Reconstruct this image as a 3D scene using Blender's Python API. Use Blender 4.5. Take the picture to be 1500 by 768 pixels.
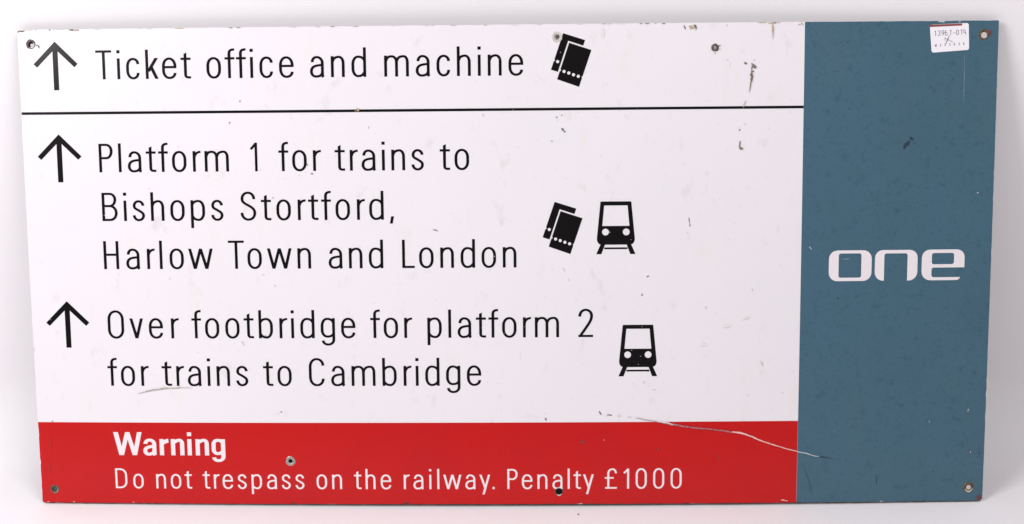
import bpy, math, random
from mathutils import Vector, Matrix
from mathutils.geometry import delaunay_2d_cdt

for o in list(bpy.data.objects):
    bpy.data.objects.remove(o, do_unlink=True)
scene = bpy.context.scene
COL = scene.collection
LEAN = math.radians(15.0)          # the sign leans back this far

# ------------------------------------------------------------------ camera
cam_data = bpy.data.cameras.new("camera")
cam_data.sensor_fit = 'HORIZONTAL'
cam_data.sensor_width = 36.0
cam_data.lens = 45.0
cam_data.clip_start = 0.01
cam_data.clip_end = 100.0
cam = bpy.data.objects.new("camera", cam_data)
COL.objects.link(cam)
R = Matrix(((0.999766, 0.006088, 0.020744), (0.017013, 0.370501, -0.928676), (-0.01334, 0.928812, 0.370311)))
cam.matrix_world = Matrix.Translation((0.03997, -1.40389, 0.8905)) @ R.to_4x4()
scene.camera = cam
scene.render.resolution_x = 1024
scene.render.resolution_y = 524

# ------------------------------------------------------------------ light
scene.view_settings.view_transform = 'Standard'
scene.view_settings.look = 'None'
scene.view_settings.exposure = 0.0
scene.view_settings.gamma = 1.0
world = bpy.data.worlds.new("World")
scene.world = world
world.use_nodes = True
bg = world.node_tree.nodes['Background']
bg.inputs['Color'].default_value = (1.0, 0.985, 1.0, 1)
bg.inputs['Strength'].default_value = 0.25


def softbox(name, loc, target, size, size_y, power, color):
    d = bpy.data.lights.new(name, 'AREA')
    d.shape = 'RECTANGLE'
    d.size = size
    d.size_y = size_y
    d.energy = power
    d.color = color
    o = bpy.data.objects.new(name, d)
    COL.objects.link(o)
    o.location = loc
    o.rotation_euler = (Vector(target) - Vector(loc)).to_track_quat('-Z', 'Y').to_euler()
    return o


softbox('key_softbox', (-1.75, -1.45, 1.75), (-0.1, 0.0, 0.3), 1.0, 1.1, 49.0, (1.0, 0.975, 0.995))
softbox('fill_softbox', (0.9, -1.35, 2.3), (0.0, -0.1, 0.2), 1.0, 0.8, 23.0, (1.0, 0.972, 0.985))


# ------------------------------------------------------------------ materials
def mat(name, color, rough=0.5, metallic=0.0, spec=0.5, mottles=(), bump=0.0, bump_scale=900.0):
    """mottles: list of (noise scale, lo, hi, colour, amount) wear layers in object space"""
    m = bpy.data.materials.new(name)
    m.use_nodes = True
    nt = m.node_tree
    b = nt.nodes['Principled BSDF']
    b.inputs['Roughness'].default_value = rough
    b.inputs['Metallic'].default_value = metallic
    b.inputs['Specular IOR Level'].default_value = spec
    tc = nt.nodes.new('ShaderNodeTexCoord')
    rgb = nt.nodes.new('ShaderNodeRGB')
    rgb.outputs[0].default_value = (*color, 1)
    last = rgb.outputs[0]
    for (sc, lo, hi, col, amt, stretch) in mottles:
        mp = nt.nodes.new('ShaderNodeMapping')
        mp.inputs['Scale'].default_value = stretch
        nt.links.new(tc.outputs['Object'], mp.inputs['Vector'])
        n = nt.nodes.new('ShaderNodeTexNoise')
        n.inputs['Scale'].default_value = sc
        n.inputs['Detail'].default_value = 6
        n.inputs['Roughness'].default_value = 0.6
        nt.links.new(mp.outputs[0], n.inputs['Vector'])
        r = nt.nodes.new('ShaderNodeMapRange')
        r.inputs['From Min'].default_value = lo
        r.inputs['From Max'].default_value = hi
        r.inputs['To Min'].default_value = 0.0
        r.inputs['To Max'].default_value = amt
        nt.links.new(n.outputs['Fac'], r.inputs['Value'])
        mx = nt.nodes.new('ShaderNodeMix')
        mx.data_type = 'RGBA'
        nt.links.new(r.outputs[0], mx.inputs['Factor'])
        nt.links.new(last, mx.inputs[6])
        mx.inputs[7].default_value = (*col, 1)
        last = mx.outputs[2]
    nt.links.new(last, b.inputs['Base Color'])
    if bump:
        n = nt.nodes.new('ShaderNodeTexNoise')
        n.inputs['Scale'].default_value = bump_scale
        n.inputs['Detail'].default_value = 3
        nt.links.new(tc.outputs['Object'], n.inputs['Vector'])
        bp = nt.nodes.new('ShaderNodeBump')
        bp.inputs['Strength'].default_value = bump
        bp.inputs['Distance'].default_value = 0.001
        nt.links.new(n.outputs['Fac'], bp.inputs['Height'])
        nt.links.new(bp.outputs[0], b.inputs['Normal'])
    return m


I3 = (1, 1, 1)
WHITE = mat('white_enamel', (0.80, 0.765, 0.795), 0.26, mottles=[
    (3.0, 0.40, 0.75, (0.74, 0.73, 0.74), 0.55, I3),
    (45.0, 0.62, 0.80, (0.55, 0.52, 0.50), 0.5, (1, 0.6, 1)),
    (240.0, 0.70, 0.80, (0.36, 0.34, 0.33), 0.6, I3),
    (14.0, 0.60, 0.85, (0.76, 0.70, 0.62), 0.6, (2.5, 0.7, 1))], bump=0.05, bump_scale=220)
RED = mat('red_vinyl', (0.52, 0.005, 0.005), 0.22, spec=0.3, mottles=[
    (9.0, 0.45, 0.75, (0.46, 0.006, 0.009), 0.7, I3),
    (120.0, 0.62, 0.80, (0.30, 0.008, 0.009), 0.55, I3),
    (420.0, 0.62, 0.78, (0.60, 0.03, 0.03), 0.4, I3)], bump=0.06, bump_scale=500)
BLUE = mat('teal_blue_vinyl', (0.060, 0.130, 0.182), 0.24, spec=0.3, mottles=[
    (7.0, 0.42, 0.72, (0.055, 0.122, 0.164), 0.8, I3),
    (90.0, 0.55, 0.75, (0.030, 0.085, 0.122), 0.6, I3),
    (260.0, 0.56, 0.72, (0.032, 0.085, 0.120), 0.6, I3),
    (12.0, 0.55, 0.75, (0.075, 0.13, 0.16), 0.5, (1, .4, 1)),
    (420.0, 0.62, 0.78, (0.09, 0.165, 0.21), 0.4, I3)], bump=0.06, bump_scale=500)
BLACK = mat('black_vinyl', (0.0035, 0.0025, 0.003), 0.2, spec=0.28, mottles=[(260.0, 0.6, 0.8, (0.018, 0.015, 0.015), 0.6, I3)])
TEXT_WHITE = mat('white_vinyl', (0.80, 0.745, 0.765), 0.38, mottles=[(300.0, 0.6, 0.8, (0.62, 0.55, 0.56), 0.5, I3)])
EDGE = mat('dirty_metal_edge', (0.10, 0.075, 0.065), 0.6, mottles=[(60.0, 0.45, 0.65, (0.03, 0.022, 0.02), 0.8, I3)])
STEEL = mat('worn_zinc', (0.45, 0.43, 0.41), 0.42, 0.6, mottles=[(500.0, 0.45, 0.65, (0.16, 0.12, 0.09), 0.8, I3)])
STEEL_DARK = mat('tarnished_steel', (0.045, 0.040, 0.040), 0.55, 0.1, spec=0.3, mottles=[(600.0, 0.45, 0.65, (0.28, 0.25, 0.24), 0.7, I3)])
RUST = mat('rusted_steel', (0.06, 0.036, 0.022), 0.7, 0.1, mottles=[(500.0, 0.45, 0.62, (0.26, 0.20, 0.13), 0.7, I3)])
HOLE_DARK = mat('hole_black', (0.003, 0.003, 0.0035), 0.7, spec=0.1)  # for added discs that blacken the hole insides
PALE_TONE = mat('pale_tone', (0.60, 0.56, 0.53), 0.5, mottles=[(900.0, 0.5, 0.6, (0.4, 0.36, 0.33), 0.7, I3)])  # pale rim and crescents; discs added as bright backdrop seen through holes
PAPER = mat('label_paper', (0.86, 0.83, 0.87), 0.6)
PAPER_RED = mat('label_red', (0.25, 0.045, 0.045), 0.55)
INK = mat('pen_ink', (0.10, 0.08, 0.11), 0.5)
INK_SOFT = mat('printed_ink', (0.22, 0.16, 0.18), 0.6)
SWEEP = mat('white_backdrop', (0.85, 0.825, 0.845), 0.85, spec=0.25, mottles=[
    (2.2, 0.40, 0.75, (0.82, 0.80, 0.81), 0.6, I3),
    (160.0, 0.72, 0.8, (0.6, 0.57, 0.57), 0.5, I3)], bump=0.06, bump_scale=150)

TONES = [('dark_grey_mark', (0.085, 0.080, 0.075)), ('brown_rust', (0.15, 0.11, 0.07)), ('pale_grey_mark', (0.50, 0.475, 0.46)),
         ('ochre_rust', (0.42, 0.32, 0.20)), ('maroon_mark', (0.16, 0.03, 0.026)), ('pink_chip', (0.72, 0.40, 0.36)),
         ('dark_blue_mark', (0.006, 0.022, 0.045)), ('pale_chip', (0.42, 0.46, 0.47)), ('faint_blue_line', (0.17, 0.25, 0.31)),
         ('black_brown_mark', (0.03, 0.02, 0.016)), ('cream_stain', (0.70, 0.655, 0.62))]
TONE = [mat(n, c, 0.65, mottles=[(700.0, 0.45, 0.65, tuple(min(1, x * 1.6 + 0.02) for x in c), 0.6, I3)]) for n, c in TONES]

# ------------------------------------------------------------------ measured layout of the sign face, in millimetres
DATA = {'H': 599.9,
 'arrow': [[0.0, 0.0], [27.65, -27.46], [23.15, -31.41], [3.23, -12.39], [2.72, -59.37], [-3.63, -59.31], [-3.1, -12.32], [-23.86, -31.42], [-27.69, -27.28]],
 'arrow_at': [[-553.66, 585.11], [-554.0, 471.5], [-554.12, 262.58]],
 'bow': [10.9742103482401, 2.053541520315942, -0.5426457973241412],
 'div': 364.21,
 'holes': [[-583.71, 582.24], [64.07, 584.19], [255.65, 569.79], [581.67, 583.08], [-582.7, 18.46], [-276.16, 56.88], [64.02, 17.27], [581.62, 18.2]],
 'label': [[515.54, 595.1], [562.93, 596.9], [564.26, 564.63], [518.66, 561.52]],
 'labelband': [[514.35, 594.91], [554.97, 596.3], [555.03, 594.21], [514.67, 592.69]],
 'labeltxt': [[520.78, 582.32], [559.16, 584.51], [521.08, 570.67], [557.5, 572.55], [532.89, 571.76], [539.27, 582.18], [535.4, 577.63], [544.81, 573.96]],
 'lines': [{'base': 538.49, 'cap': 35.3, 'style': 'light', 'words': [['Ticket', -503.31, -384.97], ['office', -365.65, -257.93], ['and', -238.01, -168.97], ['machine', -146.89, 22.76]]},
           {'base': 424.27, 'cap': 35.3, 'style': 'light', 'words': [['Platform', -504.43, -341.66], ['1', -314.77, -305.98], ['for', -279.74, -227.0], ['trains', -210.06, -100.16], ['to', -80.47, -44.44]]},
           {'base': 363.54, 'cap': 35.3, 'style': 'light', 'words': [['Bishops', -503.37, -350.57], ['Stortford,', -329.13, -138.29]]},
           {'base': 303.1, 'cap': 35.3, 'style': 'light', 'words': [['Harlow', -504.0, -365.84], ['Town', -346.33, -242.72], ['and', -220.84, -152.62], ['London', -129.07, 12.62]]},
           {'base': 215.17, 'cap': 35.3, 'style': 'light', 'words': [['Over', -502.95, -412.16], ['footbridge', -396.04, -189.35], ['for', -170.61, -118.15], ['platform', -99.23, 64.99], ['2', 88.95, 107.22]]},
           {'base': 154.16, 'cap': 35.3, 'style': 'light', 'words': [['for', -505.98, -453.16], ['trains', -436.59, -326.51], ['to', -307.37, -271.31], ['Cambridge', -249.44, -32.67]]},
           {'base': 64.03, 'cap': 30.0, 'style': 'bold', 'words': [['Warning', -502.75, -359.13]]},
           {'base': 20.41,
            'cap': 26.1,
            'style': 'small',
            'words': [['Do', -502.65, -466.24], ['not', -449.84, -403.68], ['trespass', -389.64, -259.26], ['on', -243.53, -211.16], ['the', -195.64, -148.51], ['railway.', -132.5, -17.44], ['Penalty', -1.18, 107.95],
                      ['£1000', 121.91, 218.88]]}],
 'logo': [[398.61, 321.35], [451.5, 283.21], [410.69, 317.38], [438.74, 287.21], [455.54, 321.07], [508.29, 282.79], [467.65, 316.98], [495.85, 282.91], [513.53, 321.02], [566.55, 282.32], [525.93, 316.92], [553.44, 302.94],
          [566.01, 298.82], [525.95, 286.73], [561.5, 284.37]],
 'marks': [[290.87, 551.67, 294.48, 549.59, 3.32, 1], [302.16, 547.2, 304.86, 544.03, 1.66, 0], [300.46, 540.71, 303.36, 540.69, 2.07, 1], [300.57, 538.22, 300.03, 534.99, 3.73, 1], [302.78, 554.64, 304.03, 554.63, 1.24, 0],
           [217.44, 597.22, 219.92, 592.02, 1.49, 0], [224.22, 595.96, 229.66, 593.95, 3.32, 3], [229.12, 596.86, 233.01, 595.43, 2.49, 1], [231.91, 592.46, 231.93, 590.02, 1.24, 2], [269.87, 597.43, 269.9, 594.99, 1.66, 2],
           [269.85, 554.92, 272.34, 554.9, 1.24, 2], [273.82, 551.03, 275.09, 548.89, 1.33, 2], [272.83, 546.69, 274.49, 546.68, 1.0, 2], [292.42, 477.26, 293.75, 477.25, 1.33, 0], [285.46, 470.28, 287.54, 470.26, 2.07, 0],
           [287.43, 456.95, 286.75, 452.86, 1.66, 1], [286.47, 449.11, 291.19, 447.36, 2.9, 3], [259.36, 477.54, 261.02, 477.53, 1.16, 2], [68.65, 473.84, 71.83, 471.14, 2.49, 0], [71.78, 470.79, 73.69, 469.17, 2.07, 0],
           [62.31, 486.97, 64.12, 487.99, 1.66, 0], [68.56, 489.92, 70.39, 489.9, 1.66, 0], [56.4, 458.47, 58.07, 458.46, 1.33, 0], [88.65, 493.06, 90.31, 493.05, 1.0, 2], [14.77, 451.32, 16.86, 451.3, 1.08, 2],
           [-27.63, 492.43, -25.27, 489.01, 1.66, 2], [-181.39, 500.46, -179.37, 496.85, 3.32, 3], [-184.2, 497.03, -181.68, 497.01, 2.49, 1], [-339.67, 483.07, -338.33, 485.23, 1.33, 0],
           [-325.19, 511.52, -325.71, 509.07, 1.33, 0], [-167.37, 478.59, -167.43, 475.26, 1.0, 3], [-245.17, 432.91, -243.58, 430.97, 1.83, 1], [-240.36, 421.43, -237.11, 420.54, 1.66, 1],
           [-255.31, 418.99, -253.62, 418.98, 1.24, 2], [-246.95, 422.72, -245.68, 422.71, 0.83, 2], [-289.02, 392.67, -286.91, 390.07, 1.33, 3], [-303.08, 425.62, -301.38, 425.61, 0.83, 3],
           [-444.02, 403.7, -442.3, 403.69, 1.66, 2], [-486.45, 295.99, -485.32, 295.99, 1.08, 2], [-421.72, 290.84, -420.42, 290.84, 1.16, 0], [-304.14, 295.87, -301.62, 295.41, 1.33, 2],
           [-290.42, 281.73, -287.05, 281.12, 1.33, 2], [-90.35, 350.87, -83.84, 349.08, 1.33, 0], [69.68, 303.17, 72.83, 297.13, 0.83, 2], [76.23, 289.26, 78.01, 285.39, 0.83, 2], [225.01, 364.18, 226.24, 355.83, 1.0, 1],
           [226.35, 355.78, 226.67, 352.42, 1.33, 1], [222.5, 346.38, 223.94, 343.3, 0.83, 2], [224.72, 340.01, 226.0, 337.8, 0.83, 2], [173.57, 290.21, 176.62, 291.62, 1.66, 0], [168.5, 269.32, 167.5, 266.52, 1.83, 0],
           [304.05, 274.96, 304.84, 270.75, 1.0, 2], [247.17, 253.22, 247.21, 249.79, 1.66, 2], [315.98, 183.84, 319.33, 176.75, 1.66, 2], [342.24, 142.56, 345.42, 143.73, 1.16, 2], [354.87, 170.01, 357.42, 169.99, 1.0, 2],
           [246.19, 190.38, 247.67, 189.51, 1.0, 2], [-334.04, 210.33, -330.83, 209.14, 1.66, 2], [-331.86, 208.46, -329.73, 205.79, 1.24, 2], [-303.42, 218.39, -302.12, 218.39, 1.24, 0],
           [-199.91, 164.21, -198.36, 164.21, 1.49, 2], [-164.37, 209.39, -163.08, 209.39, 0.83, 2], [-287.22, 120.34, -284.74, 121.25, 1.33, 0], [-291.64, 118.14, -289.16, 119.04, 1.0, 2], [47.27, 112.61, 48.43, 109.31, 2.07, 0],
           [47.89, 119.07, 47.88, 116.88, 1.0, 2], [37.14, 112.76, 38.86, 112.75, 0.83, 2], [114.46, 121.19, 117.45, 115.86, 1.66, 0], [124.53, 116.16, 131.35, 115.51, 1.49, 0], [137.36, 114.7, 142.48, 114.21, 1.16, 2],
           [149.79, 113.51, 155.72, 112.62, 1.16, 2], [223.94, 595.54, 229.95, 592.73, 4.15, 3], [230.65, 596.63, 233.15, 592.37, 2.49, 1], [325.2, 599.41, 331.81, 599.35, 1.33, 1], [-580.64, 108.87, -580.74, 107.08, 1.66, 1],
           [90.82, 80.23, 96.47, 82.32, 3.32, 4], [120.38, 83.79, 121.83, 83.79, 1.41, 5], [189.65, 73.13, 188.21, 68.99, 1.66, 4], [265.38, 63.93, 265.47, 56.86, 1.08, 4], [-587.09, 54.18, -587.41, 39.76, 0.83, 4],
           [-583.31, 87.41, -584.94, 69.48, 0.66, 4], [-8.21, 124.34, -6.5, 124.33, 0.83, 2], [-10.84, 140.54, -8.7, 140.54, 1.24, 2], [8.93, 123.4, 10.64, 123.39, 0.83, 2], [170.53, 159.24, 170.55, 155.76, 1.24, 2],
           [180.82, 147.86, 185.94, 147.83, 1.0, 2], [488.19, 447.43, 493.75, 455.55, 4.98, 6], [489.49, 450.5, 487.62, 445.04, 3.32, 6], [494.7, 459.71, 498.63, 456.47, 3.32, 6], [500.16, 452.24, 501.84, 452.23, 1.66, 6],
           [538.3, 466.45, 538.38, 463.96, 1.0, 6], [517.87, 521.18, 519.83, 519.58, 1.33, 6], [521.87, 516.64, 523.54, 516.63, 1.33, 6], [578.84, 390.95, 581.37, 390.93, 1.49, 7], [409.54, 261.68, 412.08, 261.66, 1.99, 6],
           [558.73, 559.1, 559.38, 501.48, 0.91, 8], [414.0, 310.34, 424.95, 310.82, 1.16, 8], [373.68, 326.5, 377.01, 322.58, 1.33, 7], [528.23, 104.15, 529.61, 104.13, 1.16, 7], [581.38, 67.83, 580.78, 63.49, 1.66, 4],
           [581.94, 65.65, 582.04, 62.99, 1.16, 7], [576.46, 116.15, 578.47, 119.92, 1.0, 7], [391.35, 60.63, 400.71, 58.85, 1.08, 6], [593.18, 2.86, 596.01, 8.23, 4.98, 4], [593.02, 2.42, 598.11, 3.28, 4.15, 4],
           [469.18, 1.02, 474.16, 2.35, 1.16, 7], [464.72, 33.81, 465.01, 23.14, 0.66, 6], [344.22, 4.81, 350.19, 3.68, 1.66, 5], [349.81, 3.33, 353.26, 3.3, 1.24, 5], [223.04, 1.17, 228.15, 0.21, 2.49, 9],
           [103.88, 0.42, 110.79, 0.39, 2.16, 9], [-134.37, 2.16, -125.68, 2.17, 1.66, 9], [-277.54, 1.88, -270.53, 1.9, 1.33, 9], [-481.77, 2.15, -479.1, 2.17, 1.08, 5], [-559.37, 1.98, -556.68, 2.01, 1.24, 5],
           [-593.82, 1.05, -590.37, 2.33, 1.24, 5], [-599.26, 597.97, -590.66, 598.3, 2.16, 1], [-600.58, 597.38, -598.01, 597.34, 1.66, 1], [-559.93, 599.38, -557.79, 599.36, 1.66, 0], [-555.44, 599.33, -552.02, 599.29, 1.0, 2],
           [-534.48, 599.23, -528.53, 598.86, 2.16, 1], [-528.11, 598.59, -524.7, 598.56, 1.99, 3], [-524.47, 598.8, -522.34, 598.78, 1.83, 0], [-336.51, 600.38, -331.47, 600.33, 1.16, 1],
           [-327.26, 600.28, -322.22, 600.22, 1.24, 1], [-229.97, 601.44, -223.29, 601.37, 1.0, 2], [-210.76, 601.24, -207.42, 601.2, 1.16, 1], [-185.72, 600.98, -179.05, 600.91, 1.16, 2],
           [-96.64, 601.29, -91.65, 601.24, 1.08, 2], [-64.26, 600.96, -57.62, 600.89, 1.0, 2], [-24.86, 600.73, -20.72, 600.69, 1.16, 3], [7.87, 601.07, 19.46, 600.95, 0.75, 10], [40.57, 600.91, 44.7, 600.87, 1.33, 2],
           [88.12, 600.95, 96.39, 600.87, 0.83, 10], [117.88, 600.84, 124.49, 600.77, 1.0, 3], [125.32, 600.85, 130.27, 600.8, 1.33, 2], [164.14, 600.66, 167.45, 600.63, 1.49, 1], [170.34, 600.6, 176.12, 600.55, 1.49, 1],
           [181.9, 600.25, 184.38, 600.23, 1.16, 3], [190.98, 600.41, 195.11, 600.38, 1.83, 1], [136.06, 600.26, 147.62, 600.15, 0.83, 10], [324.96, 597.77, 325.67, 583.09, 2.49, 3], [325.07, 587.16, 325.75, 579.01, 1.33, 2],
           [319.42, 598.64, 329.34, 598.56, 1.33, 3], [329.74, 599.37, 333.87, 599.33, 1.24, 1], [359.27, 600.78, 362.23, 595.81, 1.16, 3], [355.81, 596.7, 359.12, 596.68, 1.24, 3], [119.12, 594.69, 119.92, 583.28, 2.49, 10],
           [328.92, 599.37, 333.05, 599.34, 1.24, 2], [-599.81, 202.17, -599.96, 199.53, 1.24, 2], [292.55, 236.09, 302.06, 239.53, 2.49, 10], [267.76, 227.74, 277.94, 227.66, 3.32, 10], [240.0, 204.69, 248.49, 204.63, 4.15, 10],
           [298.2, 140.91, 302.47, 140.88, 1.66, 10], [526.8, 599.28, 534.23, 598.2, 2.16, 7], [525.54, 598.61, 528.86, 598.59, 1.66, 7], [549.63, 598.19, 552.96, 598.16, 1.33, 7], [-577.87, 581.74, -572.55, 579.23, 1.49, 0],
           [-574.56, 580.62, -572.59, 577.0, 1.16, 0], [586.71, 586.74, 591.45, 585.03, 2.9, 4], [586.57, 581.61, 590.12, 583.63, 2.07, 4], [259.95, 570.95, 262.06, 573.44, 1.08, 0], [259.49, 567.56, 262.59, 568.65, 1.66, 2],
           [255.69, 564.06, 255.71, 562.42, 1.08, 0], [37.57, 112.76, 38.43, 112.75, 0.83, 2]],
 'red': 106.55,
 'rule': 497.46,
 'rust_run': [[299.81, 550.4], [303.92, 547.82], [305.76, 545.11], [300.89, 548.15], [299.77, 540.68], [300.74, 534.68], [299.32, 527.19], [297.78, 515.95], [293.2, 505.77], [290.57, 497.21], [287.09, 454.94], [285.93, 450.1],
              [288.1, 446.6], [290.68, 447.34]],
 'scratch_dark': [[392.85, 60.04], [400.89, 59.14], [408.96, 57.41]],
 'scratch_grey': [[207.14, 103.43], [220.14, 100.89], [236.14, 98.53], [252.14, 97.18], [268.14, 95.22], [282.17, 92.65]],
 'scratch_pale': [[364.63, 67.1], [376.72, 64.32], [385.8, 61.35], [391.23, 60.68]],
 'scratch_pink': [[282.15, 93.47], [292.17, 91.96], [306.23, 87.13], [316.31, 82.12], [332.41, 76.64], [350.53, 70.93], [364.63, 67.1]],
 'scratch_white': [[160.17, 112.32], [174.16, 109.37], [188.15, 107.04], [200.14, 105.32], [207.14, 103.02]],
 'scuff': [[-467.99, 144.35], [-463.44, 145.33], [-458.22, 146.96], [-450.43, 148.59], [-443.95, 149.9], [-437.49, 150.88], [-429.77, 151.35], [-420.78, 151.56], [-411.14, 152.22], [-398.35, 151.78]],
 'ticket': {'back': [[-9.54, 32.62], [17.04, 24.1], [2.11, -19.7], [-24.55, -11.13]],
            'cut': [[-3.48, 23.47], [29.26, 12.62], [12.2, -37.42], [-20.92, -28.08]],
            'dots': [[-16.36, -1.45], [-8.6, -13.34], [-2.88, -15.26], [2.85, -17.4], [8.68, -19.33]],
            'front': [[-2.31, 21.11], [24.7, 12.15], [9.58, -32.14], [-17.1, -22.72]],
            'notch': [[-20.73, 0.15], [14.0, -20.41], [-13.5, -11.63]]},
 'ticket_at': [[80.99, 556.17], [69.75, 351.47]],
 'train': {'body': [[-19.1, 32.69], [18.97, 32.43], [23.28, -12.32], [-23.31, -12.02]],
           'lamps': [[-13.05, -5.18], [12.47, -5.35]],
           'low': [[-18.3, -20.9], [17.83, -21.13]],
           'rails': [[-18.9, -20.79], [-13.31, -20.83], [-18.08, -32.61], [-24.67, -32.57], [13.04, -21.0], [18.63, -21.03], [23.68, -32.87], [17.69, -32.83], [-15.8, -24.27], [15.65, -24.47], [15.66, -26.51], [-16.59, -26.3]],
           'window': [[-14.62, 27.61], [14.22, 27.42], [16.72, 2.33], [-16.75, 2.55]]},
 'train_at': [[135.53, 351.52], [163.13, 197.69]]}

WIDTH, HEIGHT = 1200.0, DATA['H']
B1, B2, TW = DATA['bow']


def face(u, v, h=0.0):
    """point of the slightly bowed sheet: u across, v up, h proud of the face (mm) -> metres, sign space"""
    a = u / 600.0
    c = (v - HEIGHT / 2) / (HEIGHT / 2)
    return (u / 1000, v / 1000, (B1 * (1 - a * a) + B2 * (1 - c * c) + TW * a * c + h) / 1000)


def mesh_obj(name, verts, faces, material, parent=None, label=None, smooth=False):
    me = bpy.data.meshes.new(name)
    me.from_pydata(verts, [], faces)
    me.validate()
    if material:
        me.materials.append(material)
    if smooth:
        for p in me.polygons:
            p.use_smooth = True
    o = bpy.data.objects.new(name, me)
    COL.objects.link(o)
    if parent:
        o.parent = parent
    if label:
        o['label'] = label
    return o


def union2d(polys, cuts=(), cons=(), eps=1e-4):
    """2-D union of polygons minus cuts, also cut along constraint segments -> verts, triangles"""
    vs, fs, es = [], [], []
    for pl in list(polys) + list(cuts):
        i0 = len(vs)
        area = sum(pl[i - 1][0] * pl[i][1] - pl[i][0] * pl[i - 1][1] for i in range(len(pl)))
        vs += [Vector((p[0], p[1])) for p in (pl if area > 0 else pl[::-1])]
        fs.append(list(range(i0, i0 + len(pl))))
    for a, b in cons:
        i0 = len(vs)
        vs += [Vector(a), Vector(b)]
        es.append((i0, i0 + 1))
    n = len(polys)
    r = delaunay_2d_cdt(vs, es, fs, 0 if cons else 1, eps, True)
    ov, of, orig = r[0], r[2], r[5]
    tris = []
    for f, og in zip(of, orig):
        if og and min(og) < n and max(og) < n:
            tris.append(list(f))
    used = sorted({i for f in tris for i in f})
    mp = {i: k for k, i in enumerate(used)}
    return [(ov[i].x, ov[i].y) for i in used], [[mp[i] for i in f] for f in tris]


def film(name, polys, material, parent, h0, h1, cuts=(), cons=(), label=None, back=False, rim_mat=None, origin=(0, 0)):
    """a sheet on the face from height h0 to h1 (mm) with real side walls"""
    pts, tris = union2d(polys, cuts, cons)
    if not tris:
        return None
    fixed = []
    for f in tris:
        a, b, c = [pts[i] for i in f[:3]]
        cr = (b[0] - a[0]) * (c[1] - a[1]) - (b[1] - a[1]) * (c[0] - a[0])
        fixed.append(f if cr > 0 else f[::-1])
    top = [face(x, y, h1) for x, y in pts]
    bot = [face(x, y, h0) for x, y in pts]
    n = len(top)
    cnt = {}
    for f in fixed:
        for i in range(len(f)):
            e = (f[i], f[(i + 1) % len(f)])
            cnt[e] = 1
    walls = []
    for (a, b) in cnt:
        if (b, a) not in cnt:
            walls.append([b, a, a + n, b + n])
    faces = list(fixed)
    if back:
        faces += [[i + n for i in f][::-1] for f in fixed]
    nf = len(faces)
    faces += walls
    ox, oy, oz = face(origin[0], origin[1], h0) if origin != (0, 0) else (0, 0, 0)
    verts = [(x - ox, y - oy, z - oz) for x, y, z in top + bot]
    me = bpy.data.meshes.new(name)
    me.from_pydata(verts, [], faces)
    me.materials.append(material)
    if rim_mat:
        me.materials.append(rim_mat)
        for i, p in enumerate(me.polygons):
            if i >= len(fixed):
                p.material_index = 1
    o = bpy.data.objects.new(name, me)
    COL.objects.link(o)
    o.location = (ox, oy, oz)
    o.parent = parent
    if label:
        o['label'] = label
    return o


def circle(cx, cy, r, n=24, jit=0.0, rng=None):
    return [(cx + r * (1 + (rng.uniform(-jit, jit) if rng else 0)) * math.cos(2 * math.pi * i / n),
             cy + r * (1 + (rng.uniform(-jit, jit) if rng else 0)) * math.sin(2 * math.pi * i / n)) for i in range(n)]


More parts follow.
